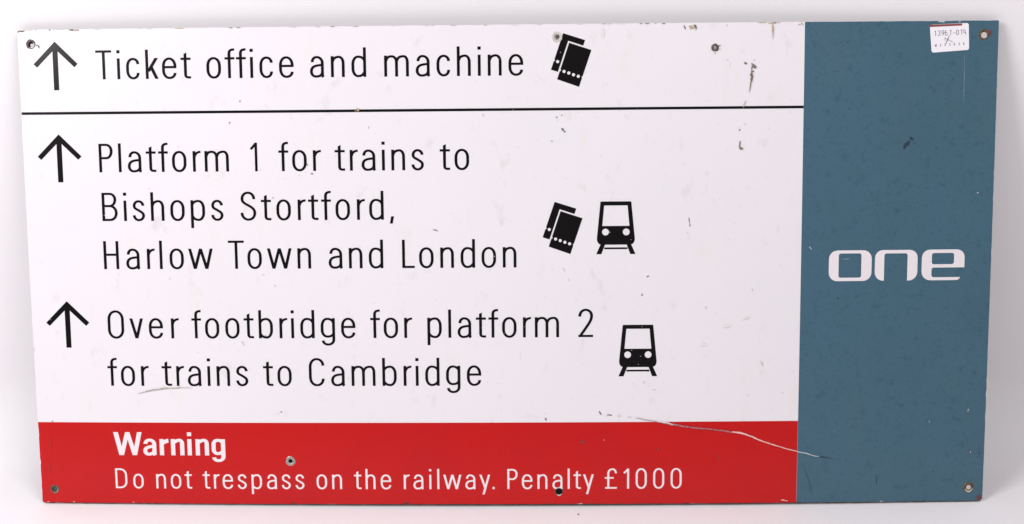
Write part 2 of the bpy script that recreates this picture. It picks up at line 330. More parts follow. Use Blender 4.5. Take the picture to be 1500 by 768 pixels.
# ------------------------------------------------------------------ lettering engine: monoline condensed grotesque
class Pen:
    def __init__(self, s, t):
        self.s, self.t, self.polys = s, t, []

    def rect(self, x0, y0, x1, y1):
        self.polys.append([(x0, y0), (x1, y0), (x1, y1), (x0, y1)])

    def slant(self, x0, y0, x1, y1, w=None):           # parallelogram with level ends, x = centre
        w = (w or self.s * 1.06) / 2
        self.polys.append([(x0 - w, y0), (x0 + w, y0), (x1 + w, y1), (x1 - w, y1)])

    def path(self, segs, s=None, t=None):
        """segs: ('M',x,y) ('L',x,y) ('v',x,y) quarter curve leaving upright ('h',x,y) leaving level ('C',x1,y1,x2,y2,x,y)"""
        s, t = s or self.s, t or self.t
        pts = []
        cur = None
        for q in segs:
            k = q[0]
            if k == 'M':
                cur = (q[1], q[2])
                pts.append(cur)
            elif k == 'L':
                cur = (q[1], q[2])
                pts.append(cur)
            else:
                if k == 'C':
                    p1, p2, p3 = (q[1], q[2]), (q[3], q[4]), (q[5], q[6])
                else:
                    x, y = q[1], q[2]
                    kp = q[3] if len(q) > 3 else 0.575
                    p3 = (x, y)
                    if k == 'v':
                        p1 = (cur[0], cur[1] + (y - cur[1]) * kp)
                        p2 = (x - (x - cur[0]) * kp, y)
                    else:
                        p1 = (cur[0] + (x - cur[0]) * kp, cur[1])
                        p2 = (x, y - (y - cur[1]) * kp)
                n = 12
                for i in range(1, n + 1):
                    a = i / n
                    b = 1 - a
                    pts.append((b**3 * cur[0] + 3 * b * b * a * p1[0] + 3 * b * a * a * p2[0] + a**3 * p3[0],
                                b**3 * cur[1] + 3 * b * b * a * p1[1] + 3 * b * a * a * p2[1] + a**3 * p3[1]))
                cur = p3
        cl = [pts[0]]
        for p in pts[1:]:
            if math.hypot(p[0] - cl[-1][0], p[1] - cl[-1][1]) > 1e-4:
                cl.append(p)
        pts = cl
        closed = math.hypot(pts[0][0] - pts[-1][0], pts[0][1] - pts[-1][1]) < 1e-3
        if closed:
            pts = pts[:-1]
        n = len(pts)
        off = []
        for i in range(n):
            a = pts[(i - 1) % n] if (closed or i > 0) else pts[i]
            c = pts[(i + 1) % n] if (closed or i < n - 1) else pts[i]
            b = pts[i]
            d1 = (b[0] - a[0], b[1] - a[1])
            d2 = (c[0] - b[0], c[1] - b[1])
            l1, l2 = math.hypot(*d1) or 1, math.hypot(*d2) or 1
            d = (d1[0] / l1 + d2[0] / l2, d1[1] / l1 + d2[1] / l2)
            l = math.hypot(*d)
            d = (d[0] / l, d[1] / l)
            w = (t * abs(d[0])**1.5 + s * abs(d[1])**1.5) / (abs(d[0])**1.5 + abs(d[1])**1.5) / 2
            off.append(((b[0] - d[1] * w, b[1] + d[0] * w), (b[0] + d[1] * w, b[1] - d[0] * w)))
        m = n if closed else n - 1
        for i in range(m):
            j = (i + 1) % n
            self.polys.append([off[i][0], off[j][0], off[j][1], off[i][1]])


X = 0.72
WID = dict(T=.565, i=.1, c=.47, k=.45, e=.51, t=.355, o=.51, f=.345, a=.495, n=.48, d=.51, m=.855, h=.48, P=.5, l=.1, r=.285,
           s=.435, B=.555, p=.51, S=.555, H=.545, w=.87, L=.44, O=.59, v=.485, b=.51, g=.51, C=.56, D=.585, y=.515)
WID.update({'1': .275, '2': .51, '0': .535, '£': .585, ',': .15, '.': .1, '-': .4, '3': .5, '9': .5, '6': .5, '4': .52, '5': .5, 'M': .7})
BEAR = dict(T=(.03, .08), k=(.118, .03), t=(.05, .06), f=(.03, .03), r=(.118, .02), v=(.03, .03), w=(.03, .03), y=(.03, .03), L=(.118, .04))
for ch in 'ilnmhHPBDb1p':
    BEAR.setdefault(ch, (.118, .118))
BEAR['P'] = (.118, .08)
BEAR[','] = (.08, .05)
BEAR['.'] = (.11, .11)
KERN = {('T', 'o'): -.13, ('T', 'i'): -.0, ('y', '.'): -.08}


def glyph(ch, s=.094, t=.076, wid=None, X=X, narrow=0.0):
    p = Pen(s, t)
    hs, ht = s / 2, t / 2
    w = wid or WID[ch]
    L, Rr, cx = hs, w - hs, w / 2
    yT, yB = X + .012 - ht, ht - .012
    cT, cB = 1.012 - ht, ht - .012
    ry = .262
    if ch == 'o':
        p.path([('M', L, yB + ry), ('L', L, yT - ry), ('v', cx, yT), ('h', Rr, yT - ry), ('L', Rr, yB + ry), ('v', cx, yB), ('h', L, yB + ry)])
    elif ch in 'O0':
        r = .29
        p.path([('M', L, cB + r), ('L', L, cT - r), ('v', cx, cT), ('h', Rr, cT - r), ('L', Rr, cB + r), ('v', cx, cB), ('h', L, cB + r)])
    elif ch in 'nhr':
        p.rect(0, 0, s, 1.01 if ch == 'h' else X)
        if ch == 'r':
            p.path([('M', s * .62, X - .20), ('C', s * .9, X - .07, w * .66, yT - .005, w, yT - .0)], t=t * .95)
        else:
            p.path([('M', s * .6, X - .19), ('C', s * .9, X - .06, w * .40, yT, w * .58, yT), ('h', Rr, yT - .21), ('L', Rr, 0)])
    elif ch == 'm':
        p.rect(0, 0, s, X)
        mid = w / 2
        p.path([('M', s * .6, X - .19), ('C', s * .9, X - .06, w * .19, yT, w * .305, yT), ('h', mid, yT - .2), ('L', mid, 0)])
        p.path([('M', mid + s * .1, X - .19), ('C', mid + s * .4, X - .06, w * .66, yT, w * .79, yT), ('h', Rr, yT - .2), ('L', Rr, 0)])
    elif ch in 'dg':
        p.path([('M', Rr, X - .18), ('C', Rr - .03, X - .06, w * .62, yT, w * .46, yT), ('h', L, yT - ry), ('L', L, yB + ry), ('v', w * .46, yB if ch == 'd' else yB + .03),
                ('C', w * .62, yB if ch == 'd' else yB + .03, Rr - .03, .07, Rr, .19)])
        if ch == 'd':
            p.rect(w - s, 0, w, 1.01)
        else:
            p.rect(w - s, -.05, w, X)
            p.path([('M', Rr, -.05), ('v', w * .5, -.27 + ht), ('h', s * .8, -.085)])
    elif ch in 'bp':
        p.rect(0, 0 if ch == 'b' else -.262, s, 1.01 if ch == 'b' else X)
        p.path([('M', L, X - .18), ('C', L + .03, X - .06, w * .38, yT, w * .54, yT), ('h', Rr, yT - ry), ('L', Rr, yB + ry), ('v', w * .54, yB),
                ('C', w * .38, yB, L + .03, .07, L, .19)])
    elif ch == 'c':
        p.path([('M', Rr, X - .205), ('v', cx + .01, yT), ('h', L, yT - ry), ('L', L, yB + ry), ('v', cx + .01, yB), ('h', Rr, .215)])
    elif ch == 'e':
        p.path([('M', Rr, .36), ('L', Rr, yT - ry), ('v', cx, yT), ('h', L, yT - ry), ('L', L, yB + ry), ('v', cx, yB), ('h', Rr - .005, .2)])
        p.rect(L, .36, w, .36 + t)
    elif ch == 'a':
        p.path([('M', .035 + hs, X - .2), ('v', w * .48, yT), ('h', Rr - .01, yT - .2), ('L', Rr - .01, .12), ('C', Rr - .01, .05, Rr, .03, Rr + .015, .0)])
        p.path([('M', Rr - .01, .425), ('C', w * .55, .40, L, .42, L, .195), ('v', w * .42, yB), ('C', w * .68, yB, Rr - .02, .07, Rr - .01, .19)])
    elif ch == 's':
        p.path([('M', Rr - .01, X - .185), ('v', cx, yT, .55), ('h', L + .01, X - .185, .55), ('C', L + .01, X - .30, cx - .04, .405, cx + .01, .365),
                ('C', cx + .06, .325, Rr, .29, Rr, .19), ('v', cx, yB, .55), ('h', L, .20, .55)])
    elif ch == 'S':
        p.path([('M', Rr - .02, .745), ('v', cx, cT), ('h', L + .015, .755), ('C', L + .015, .62, cx - .07, .575, cx, .53),
                ('C', cx + .08, .48, Rr, .42, Rr, .26), ('v', cx, cB), ('h', L, .27)])
    elif ch in 't':
        x0 = w * .46 - hs
        p.polys.append([(x0, .3), (x0 + s, .3), (x0 + s, .895), (x0, .85)])
        p.path([('M', x0 + hs, .3), ('L', x0 + hs, .15), ('C', x0 + hs, .06, x0 + hs + .04, ht, w * .8, ht), ('L', w, ht)])
        p.rect(0, X - t, w, X)
    elif ch == 'f':
        x0 = w * .46
        p.path([('M', x0, 0), ('L', x0, .84), ('C', x0, .93, x0 + .05, 1.02 - ht, w - .03, 1.02 - ht), ('L', w, 1.017 - ht)])
        p.rect(0, X - t, w, X)
    elif ch in 'il':
        p.rect(0, 0, s, X if ch == 'i' else 1.01)
        if ch == 'i':
            e = .006
            p.rect(-e, 1.0 - s * 1.06, s + e, 1.0)
    elif ch == 'k':
        p.rect(0, 0, s, 1.01)
        p.slant(s * .9, .25, w - s * .62, X, s * 1.25)
        p.slant(w - s * .6, 0, w * .42, .43, s * 1.2)
    elif ch == 'T':
        p.rect(0, 1 - t, w, 1)
        p.rect(cx - hs, 0, cx + hs, 1)
    elif ch == 'P':
        p.rect(0, 0, s, 1)
        p.path([('M', hs, 1 - ht), ('L', w * .52, 1 - ht), ('h', Rr, .745), ('v', w * .52, .455 + ht), ('L', hs, .455 + ht)])
    elif ch == 'B':
        p.rect(0, 0, s, 1)
        p.path([('M', hs, 1 - ht), ('L', w * .5, 1 - ht), ('h', Rr - .03, .765), ('v', w * .5, .53), ('L', hs, .53)])
        p.path([('M', w * .5, .53), ('h', Rr, .285), ('v', w * .5, ht), ('L', hs, ht)])
    elif ch == 'D':
        p.rect(0, 0, s, 1)
        p.path([('M', hs, 1 - ht), ('L', w * .42, 1 - ht), ('h', Rr, .66), ('L', Rr, .34), ('v', w * .42, ht), ('L', hs, ht)])
    elif ch == 'H':
        p.rect(0, 0, s, 1)
        p.rect(w - s, 0, w, 1)
        p.rect(hs, .475, w - hs, .475 + t)
    elif ch == 'L':
        p.rect(0, 0, s, 1)
        p.rect(0, 0, w, t)
    elif ch == 'C':
        r = .29
        p.path([('M', Rr, .735), ('v', cx + .005, cT), ('h', L, cT - r), ('L', L, cB + r), ('v', cx + .005, cB), ('h', Rr, .265)])
    elif ch == 'w':
        a = s * .5
        p.slant(a, X, w * .262, 0)
        p.slant(w * .262, 0, w * .5, X)
        p.slant(w * .5, X, w * .738, 0)
        p.slant(w * .738, 0, w - a, X)
    elif ch == 'W':
        for q in ([(0, 1), (.205, 1), (.425, 0), (.225, 0)], [(.235, 0), (.425, 0), (.70, 1), (.515, 1)],
                  [(.525, 1), (.70, 1), (.985, 0), (.80, 0)], [(.80, 0), (.99, 0), (1.226, 1), (1.03, 1)]):
            p.polys.append(q)
    elif ch == 'v':
        p.slant(hs, X, cx, 0)
        p.slant(cx, 0, w - hs, X)
    elif ch == 'y':
        p.slant(hs, X, w * .56, .02)
        p.slant(w - hs, X, w * .37, -.265)
    elif ch == '1':
        p.rect(w - s, 0, w, 1)
        p.path([('M', .02, .775), ('C', .1, .83, w - s - .02, .9, w - s * .55, 1 - .03)])
    elif ch == '2':
        p.path([('M', L, .735), ('v', cx, cT), ('h', Rr, .76), ('C', Rr, .60, w * .75, .50, hs + .03, t * .8)])
        p.rect(0, 0, w, t)
    elif ch == '£':
        x0 = w * .29
        p.path([('M', x0, 0), ('L', x0, .76), ('v', w * .64, cT), ('h', Rr, .77)])
        p.rect(0, .50, w * .74, .50 + t)
        p.rect(.02, 0, w, t)
    elif ch == '.':
        p.rect(0, 0, s * 1.08, s * 1.08)
    elif ch == ',':
        p.slant(s * .52, -.14, s * 1.0, .115, s)
    elif ch == '-':
        p.rect(0, .4, w, .4 + t)
    elif ch == '3':
        p.path([('M', L, .8), ('v', cx, cT), ('h', Rr, .76), ('v', cx, .53)])
        p.path([('M', cx, .53), ('h', Rr, .28), ('v', cx, cB), ('h', L, .22)])
    elif ch in '69':
        q = Pen(s, t)
        q.path([('M', L, .32), ('v', cx, .62), ('h', Rr, .32), ('v', cx, cB), ('h', L, .32), ('L', L, .45), ('C', L, .8, cx, .95, Rr, .97)])
        p.polys = [[(a, b) for a, b in pl] for pl in q.polys]
        if ch == '9':
            p.polys = [[(w - a, 1 - b) for a, b in pl] for pl in q.polys]
    elif ch == '4':
        p.path([('M', L, 1), ('L', L, .42), ('L', w, .42)])
        p.rect(w - 2 * s, 0, w - s, 1)
    elif ch == '5':
        p.path([('M', Rr, 1 - ht), ('L', L, 1 - ht), ('L', L, .56), ('C', cx, .68, Rr, .6, Rr, .32), ('v', cx, cB), ('h', L, .2)])
    elif ch == 'M':
        p.rect(0, 0, s, 1)
        p.rect(w - s, 0, w, 1)
        p.slant(hs, 1, cx, .2)
        p.slant(cx, .2, w - hs, 1)
    return p.polys


def glyph_bold(ch):
    s, t, Xb = .180, .122, .705
    W = dict(W=1.226, a=.585, r=.385, n=.57, i=.212, g=.585)
    w = W[ch]
    p = Pen(s, t)
    hs, ht = s / 2, t / 2
    L, Rr, cx = hs, w - hs, w / 2
    yT, yB = Xb + .015 - ht, ht - .015
    if ch == 'W':
        return glyph('W', wid=1.226), w
    if ch == 'i':
        p.rect(0, 0, s, Xb)
        p.rect(0, .84, s, 1.0)
    elif ch in 'nr':
        p.rect(0, 0, s, Xb)
        if ch == 'n':
            p.path([('M', hs * 1.2, Xb - .15), ('C', s * 1.15, Xb - .10, w * .50, yT, w * .62, yT), ('h', Rr, yT - .15), ('L', Rr, 0)])
        else:
            p.path([('M', hs * 1.2, Xb - .17), ('C', s * 1.1, Xb - .13, w * .8, yT - .025, w, yT - .025)], t=.165)
    elif ch == 'a':
        p.path([('M', .04 + hs * .8, Xb - .21), ('v', w * .5, yT), ('h', Rr - .01, yT - .18), ('L', Rr - .01, .12), ('C', Rr - .01, .05, Rr, .03, Rr + .01, 0)], s=.172)
        p.path([('M', Rr - .01, .40), ('C', w * .5, .36, L, .36, L, .19), ('v', w * .40, yB), ('C', w * .6, yB, Rr - .04, .09, Rr - .02, .2)], s=.172)
    elif ch == 'g':
        p.path([('M', Rr, Xb - .15), ('C', Rr - .05, Xb - .08, w * .6, yT, w * .45, yT), ('h', L, yT - .2), ('L', L, .26), ('v', w * .45, .02 + ht),
                ('C', w * .6, .02 + ht, Rr - .03, .13, Rr, .2)], s=.178)
        p.rect(w - s, -.06, w, Xb)
        p.path([('M', Rr, -.06), ('v', w * .48, -.285 + ht), ('h', hs * 1.1, -.085)], s=.172)
    return p.polys, w


def set_line(parent, line, label, material, h0, h1):
    cap, base, style = line['cap'], line['base'], line['style']
    holder = bpy.data.objects.new('text_line', None)
    COL.objects.link(holder)
    holder.empty_display_size = 0.02
    holder.parent = parent
    holder['label'] = label
    for word, u0, u1 in line['words']:
        items, x = [], 0.0
        for k, ch in enumerate(word):
            if style == 'bold':
                g, w = glyph_bold(ch)
                lb, rb = (.07, .055) if ch in 'nir' else (.045, .05)
                if ch == 'W':
                    lb, rb = 0, -.02
                if ch == 'r':
                    rb = .02
            else:
                s, t = (.101, .080) if style == 'light' else (.099, .080)
                g = glyph(ch, s, t)
                w = WID[ch]
                lb, rb = BEAR.get(ch, (.11, .11))
            if k:
                x += lb + KERN.get((word[k - 1], ch), 0)
            items.append((ch, g, x, w))
            x += w + rb
        natural = items[-1][2] + items[-1][3]
        target = (u1 - u0) / cap
        n = len(items)
        if n > 1:
            extra = (target - natural) / (n - 1)
            sc = 1.0
        else:
            extra, sc = 0, target / natural
        LOG.append((word, round(extra, 3), round(sc, 3)))
        for k, (ch, g, x, w) in enumerate(items):
            ox = u0 + (x + extra * k) * cap
            polys = [[(ox + a * cap * sc, base + b * cap) for a, b in pl] for pl in g]
            nm = 'digit' if ch in '0123456789' else ('punctuation_mark' if ch in ',.£' else 'letter')
            film(nm, polys, material, holder, h0, h1, origin=(ox + w * cap / 2, base))
    return holder


LOG = []

# ------------------------------------------------------------------ the white sweep under and behind the sign
def build_sweep():
    prof = [(-3.2, 0.0), (-1.2, 0.0), (-0.4, 0.0), (0.0, 0.0), (WALL_Y - SW_R, 0.0)]
    for i in range(1, 21):
        a = math.pi / 2 * i / 20
        prof.append((WALL_Y - SW_R + SW_R * math.sin(a), SW_R - SW_R * math.cos(a)))
    prof += [(WALL_Y, 1.0), (WALL_Y, 2.2)]
    xs = [-2.6 + 5.2 * i / 12 for i in range(13)]
    verts, faces = [], []
    for (y, z) in prof:
        for x in xs:
            verts.append((x, y, z))
    nx = len(xs)
    for j in range(len(prof) - 1):
        for i in range(nx - 1):
            a = j * nx + i
            faces.append([a, a + 1, a + nx + 1, a + nx])
    o = mesh_obj('backdrop', verts, faces, SWEEP, smooth=True)
    o['kind'] = 'structure'
    o['label'] = 'plain white seamless backdrop curving up behind the sign'
    return o


WALL_Y = 0.165
GRIT = (0.0878, -0.028)
SW_R = 0.10
build_sweep()

# ------------------------------------------------------------------ the sign
sign = bpy.data.objects.new('direction_sign', None)
COL.objects.link(sign)
sign.empty_display_size = 0.1
sign.location = (0, 0, 0.001)
sign.rotation_euler = (math.pi / 2 - LEAN, 0, 0)
sign['label'] = 'worn white, red and blue railway station direction sign leaning on a white backdrop'
sign['category'] = 'sign'

HOLE_R = 3.5
HOLES = DATA['holes']


def grid_cons(x0, x1, y0, y1, dx=25.0, dy=60.0):
    out = []
    n = int((x1 - x0) / dx)
    for i in range(1, n):
        x = x0 + (x1 - x0) * i / n
        out.append(((x, y0), (x, y1)))
    m = max(1, int((y1 - y0) / dy))
    for i in range(1, m):
        y = y0 + (y1 - y0) * i / m
        out.append(((x0, y), (x1, y)))
    return out


def outline(x0, y0, x1, y1, cl=(0, 0, 0, 0), seed=1, nick=0.35, step=11):
    """rectangle with rounded corners (bl, br, tr, tl) and small nicks along the outer edge"""
    rg = random.Random(seed)
    pts = []
    cs = [((x0, y0), cl[0], 180), ((x1, y0), cl[1], 270), ((x1, y1), cl[2], 0), ((x0, y1), cl[3], 90)]
    for k, ((x, y), r, a0) in enumerate(cs):
        if r <= 0:
            pts.append((x, y))
        else:
            cxx = x + (r if k in (0, 3) else -r)
            cyy = y + (r if k in (0, 1) else -r)
            for i in range(6):
                a = math.radians(a0 + 90 * i / 5)
                pts.append((cxx + r * math.cos(a), cyy + r * math.sin(a)))
    return pts


def worn(x0, y0, x1, y1, sides, cl, seed, amp=0.22):
    """like outline() but with irregular outer sides: sides is a subset of 'brtl'"""
    rg = random.Random(seed)
    base = outline(x0, y0, x1, y1, cl)
    out = []
    n = len(base)
    for i in range(n):
        a, b = base[i], base[(i + 1) % n]
        out.append(a)
        ln = math.hypot(b[0] - a[0], b[1] - a[1])
        if ln < 40:
            continue
        horiz = abs(b[0] - a[0]) > abs(b[1] - a[1])
        side = ('b' if b[0] > a[0] else 't') if horiz else ('r' if b[1] > a[1] else 'l')
        if side not in sides:
            continue
        d = 6.0
        while d < ln - 6:
            f = d / ln
            j = -abs(rg.gauss(0, amp)) if rg.random() < .7 else -abs(rg.gauss(0, amp * 2.6))
            x, y = a[0] + (b[0] - a[0]) * f, a[1] + (b[1] - a[1]) * f
            nx, ny = (b[1] - a[1]) / ln, -(b[0] - a[0]) / ln
            out.append((x + nx * j, y + ny * j))
            d += rg.uniform(2.5, 9)
    return out


hole_cuts = [circle(u, v, HOLE_R, 20) for u, v in HOLES]
film('panel', [worn(-600, 0, 600, HEIGHT, 'brtl', (3.5, 5, 1.0, 1.5), 3, .12)], WHITE, sign, -3.0, 0.0, hole_cuts,
     grid_cons(-600, 600, 0, HEIGHT, 24, 60), back=True, rim_mat=EDGE, label='white enamelled sheet with rust spots and drilled fixing holes')
film('red_band', [worn(-599.7, .25, DATA['div'] - .3, DATA['red'], 'bl', (3.4, 0, 0, 0), 5, .20)], RED, sign, 0.02, 0.2,
     [circle(u, v, HOLE_R + .3, 20) for u, v in HOLES if v < 100 and u < DATA['div']], grid_cons(-600, DATA['div'], 0, DATA['red'], 24, 50),
     label='red warning band along the foot of the sign', rim_mat=RED)
film('blue_field', [worn(DATA['div'], .3, 599.7, HEIGHT - .2, 'brt', (0, 4.6, 1.0, 0), 7, .09)], BLUE, sign, 0.02, 0.22,
     [circle(u, v, HOLE_R + .4, 20) for u, v in HOLES if u > DATA['div']], grid_cons(DATA['div'], 600, 0, HEIGHT, 24, 60),
     label='teal blue field filling the right end of the sign', rim_mat=BLUE)
film('dividing_line', [[(-599.4, DATA['rule'] - 1.62), (DATA['div'] - .2, DATA['rule'] - 1.62), (DATA['div'] - .2, DATA['rule'] + 1.62), (-599.4, DATA['rule'] + 1.62)]],
     BLACK, sign, 0.02, 0.14, cons=grid_cons(-599, DATA['div'], DATA['rule'] - 2, DATA['rule'] + 2, 24, 50),
     label='thin black line under the ticket office line')

# arrows
AR = [(0, 0), (27.7, -27.4), (23.4, -31.5), (3.25, -11.9), (3.25, -59.35), (-3.25, -59.35), (-3.25, -11.9), (-23.4, -31.5), (-27.7, -27.4)]
for (u, v), lb in zip(DATA['arrow_at'], ('arrow beside the ticket office line', 'arrow beside the platform 1 lines', 'arrow beside the footbridge lines')):
    film('arrow', [[(u + a, v + b) for a, b in AR]], BLACK, sign, 0.02, 0.17, label='black upward ' + lb, origin=(u, v))

# ticket pictograms
TK = DATA['ticket']
for (u, v), lb in zip(DATA['ticket_at'], ('top row', 'middle row')):
    S = lambda pl: [(u + a, v + b) for a, b in pl]
    root = bpy.data.objects.new('ticket_symbol', None)
    COL.objects.link(root)
    root.parent = sign
    root['label'] = 'pair of black punched tickets, ' + lb
    d = TK['dots']
    nt_ = TK['notch']
    film('rear_ticket', [S(TK['back'])], BLACK, root, .02, .17, [S(TK['cut']), circle(u + d[0][0], v + d[0][1], 1.95), circle(u + nt_[0][0], v + nt_[0][1], 1.1, 12)])
    film('front_ticket', [S(TK['front'])], BLACK, root, .02, .17, [circle(u + a, v + b, 1.95) for a, b in d[1:]] + [circle(u + a, v + b, 1.25, 12) for a, b in nt_[1:]])

# train pictograms
TR = DATA['train']
for (u, v), lb in zip(DATA['train_at'], ('middle row', 'bottom row')):
    b, lo, wn = TR['body'], TR['low'], TR['window']
    hw = (b[1][0] - b[0][0]) / 2
    mw = (b[2][0] - b[3][0]) / 2
    lw = (lo[1][0] - lo[0][0]) / 2
    top, mid, bt = (b[0][1] + b[1][1]) / 2, b[2][1], lo[0][1]
    cxx = (b[0][0] + b[1][0]) / 2
    rt = [(cxx + hw - 1.2, top), (cxx + hw - .3, top - .35), (cxx + hw, top - 1.3)]
    pen = Pen(1, 1)
    q = []
    p0, p3 = (cxx + mw, mid), (cxx + lw - 1, bt)
    for i in range(9):
        a = i / 8
        p1, p2 = (p0[0] + .35, p0[1] - 5.0), (p3[0] + 4.6, p3[1])
        q.append(tuple((1 - a)**3 * p0[k] + 3 * (1 - a)**2 * a * p1[k] + 3 * (1 - a) * a * a * p2[k] + a**3 * p3[k] for k in (0, 1)))
    right = rt + q
    body = right + [(2 * cxx - x, y) for x, y in reversed(right)]
    S = lambda pl: [(u + a, v + c) for a, c in pl]
    ww = (wn[1][0] - wn[0][0]) / 2
    wl = (wn[2][0] - wn[3][0]) / 2
    win = [(cxx - ww, wn[0][1]), (cxx + ww, wn[0][1]), (cxx + wl, wn[2][1]), (cxx - wl, wn[2][1])]
    root = bpy.data.objects.new('train_symbol', None)
    COL.objects.link(root)
    root.parent = sign
    root['label'] = 'black train front, ' + lb
    lx = (TR['lamps'][1][0] - TR['lamps'][0][0]) / 2
    ly = TR['lamps'][0][1]
    film('train_front', [S(body)], BLACK, root, .02, .17, [S(win), circle(u + cxx - lx, v + ly, 4.25, 28), circle(u + cxx + lx, v + ly, 4.25, 28)])
    r = TR['rails']
    ys = (r[0][1] - .15, r[2][1], r[8][1], r[10][1])
    xi, xo = (r[4][0] - r[1][0]) / 2, (r[5][0] - r[0][0]) / 2
    bi, bo = (r[7][0] - r[2][0]) / 2, (r[6][0] - r[3][0]) / 2
    legR = [(cxx + xi, ys[0] + .6), (cxx + xo, ys[0] + .6), (cxx + bo, ys[1]), (cxx + bi, ys[1])]
    legL = [(2 * cxx - x, y) for x, y in legR]
    bar = [(cxx - xi - 1.2, ys[2]), (cxx + xi + 1.2, ys[2]), (cxx + xi + 1.2, ys[3]), (cxx - xi - 1.2, ys[3])]
    film('track', [S(legR), S(legL), S(bar)], BLACK, root, .02, .15, [S([(cxx - xi + .5, bt + 9), (cxx + xi - .5, bt + 9), (cxx + xi - .5, bt + 9.1), (cxx - xi + .5, bt + 9.1)])])

# lettering
labels = ['black lettering reading Ticket office and machine', 'black lettering reading Platform 1 for trains to', 'black lettering reading Bishops Stortford,',
          'black lettering reading Harlow Town and London', 'black lettering reading Over footbridge for platform 2', 'black lettering reading for trains to Cambridge',
          'bold white lettering reading Warning', 'small white lettering reading Do not trespass on the railway. Penalty £1000']
for i, (ln, lb) in enumerate(zip(DATA['lines'], labels)):
    set_line(sign, ln, lb, BLACK if i < 6 else TEXT_WHITE, 0.02 if i < 6 else .22, 0.16 if i < 6 else .34)
print(LOG)


# the operator's wordmark on the blue field
def rrect(x0, y0, x1, y1, r):
    """rounded rectangle, r = radii for (bl, br, tr, tl)"""
    return outline(x0, y0, x1, y1, r)


lg = bpy.data.objects.new('wordmark', None)
COL.objects.link(lg)
lg.parent = sign
lg['label'] = 'white squared lowercase wordmark reading one'
q = DATA['logo']
TOP, BOT = 321.2, 283.0
CR = 10.5
H0, H1 = .24, .34
film('letter', [rrect(q[0][0], BOT, q[1][0], TOP, (CR,) * 4)], TEXT_WHITE, lg, H0, H1, [rrect(q[2][0], q[3][1], q[3][0], q[2][1], (2.6,) * 4)])
nx0, nx1, ni0, ni1 = q[4][0], q[5][0], q[6][0], q[7][0]
film('letter', [rrect(nx0, BOT, nx1, TOP, (10.5, 10.5, 9.8, 9.8))], TEXT_WHITE, lg, H0, H1, [rrect(ni0 - .6, BOT - 5, ni1, q[6][1], (0, 0, 2.8, 2.8))])
ex0, ex1, ec0, ec1, eb = q[8][0], q[9][0], q[10][0], q[11][0], q[11][1]
bar_b = q[12][1]
e_body = rrect(ex0, BOT, ex1, TOP, (11, 0, 9.8, 10))
film('letter', [e_body], TEXT_WHITE, lg, H0, H1,
     [rrect(ec0, eb, ec1, q[10][1], (2.6,) * 4), rrect(ec0, q[13][1], ex1 + 5, bar_b, (2.8, 0, 0, 2.8)),
      [(q[14][0] + .1, q[13][1] + .01), (ex1 + 5, q[13][1] + .01), (ex1 + 5, BOT - 3), (q[14][0] - 5.5, BOT - 3), (q[14][0] - 5.5, BOT - .01), (q[14][0] - 3.2, BOT + .35), (q[14][0] - 1.2, BOT + 1.4)]])

# ------------------------------------------------------------------ fixing holes
rng = random.Random(11)


def ring(name, u, v, r0, r1, h, material, parent, jit=0.06, off=(0, 0), label=None):
    n = 28
    vs, fs = [], []
    prof = [(r0, h - .9), (r0, h), (r0 + (r1 - r0) * .35, h + .28), (r0 + (r1 - r0) * .8, h + .12), (r1, 0.0)]
    js = [1 + rng.uniform(-jit, jit) for _ in range(n)]
    for k, (r, hh) in enumerate(prof):
        for i in range(n):
            a = 2 * math.pi * i / n
            rr = r * (js[i] if k >= 2 else 1)
            ou, ov = (off if k < 3 else (0, 0))
            vs.append(face(u + ou + rr * math.cos(a), v + ov + rr * math.sin(a), hh))
    for k in range(len(prof) - 1):
        for i in range(n):
            j = (i + 1) % n
            fs.append([k * n + i, k * n + j, (k + 1) * n + j, (k + 1) * n + i])
    fs = [f[::-1] for f in fs]
    return mesh_obj(name, vs, fs, material, parent, label, smooth=True)


def disc(u, v, r, h, material, parent, label=None, dome=0.3):
    n = 20
    vs = [face(u, v, h + dome)]
    for k, rr in enumerate((r * .55, r)):
        for i in range(n):
            a = 2 * math.pi * i / n
            vs.append(face(u + rr * math.cos(a), v + rr * math.sin(a), h + dome * (1 - (rr / r)**2)))
    fs = [[0, 1 + i, 1 + (i + 1) % n] for i in range(n)]
    fs += [[1 + i, 1 + n + i, 1 + n + (i + 1) % n, 1 + (i + 1) % n] for i in range(n)]
    return mesh_obj('hole_disc', vs, fs, material, parent, label, smooth=True)


def rim(k, *a, **kw):
    u, v = HOLES[k]
    return ring('hole_rim', u, v, *a, **kw)


rim(0, 3.6, 6.0, .3, STEEL_DARK, sign, off=(1.0, -.9), label='dark steel rim of the top left hole')
disc(HOLES[0][0] + 1.7, HOLES[0][1] - 1.3, 2.0, .42, PALE_TONE, sign, dome=.05)  # added disc, stands for the bright backdrop through the hole
disc(HOLES[0][0] - .6, HOLES[0][1] + .4, 3.9, .36, HOLE_DARK, sign, dome=.02)  # added disc, stands for the dark inside of the hole
rim(1, 3.3, 6.6, .2, PALE_TONE, sign, label='pale rim of the hole beside the top ticket symbol')
disc(*HOLES[1], 3.45, -.25, STEEL, sign)
disc(HOLES[1][0] + .3, HOLES[1][1] + .5, 2.2, .1, STEEL_DARK, sign)
rim(2, 1.9, 4.9, .3, STEEL_DARK, sign, label='dark rim of the hole near the top right of the white area')
disc(HOLES[2][0], HOLES[2][1], 1.9, -.1, STEEL, sign)
rim(3, 3.1, 7.2, .25, RUST, sign, jit=.12, off=(.3, -.9), label='rusty rim of the top right hole')
disc(HOLES[3][0] + .5, HOLES[3][1] - 1.1, 3.7, .38, PALE_TONE, sign)  # added disc in place of the backdrop showing through
rim(4, 3.2, 6.2, .25, RUST, sign, jit=.1, label='rusty rim of the bottom left hole')
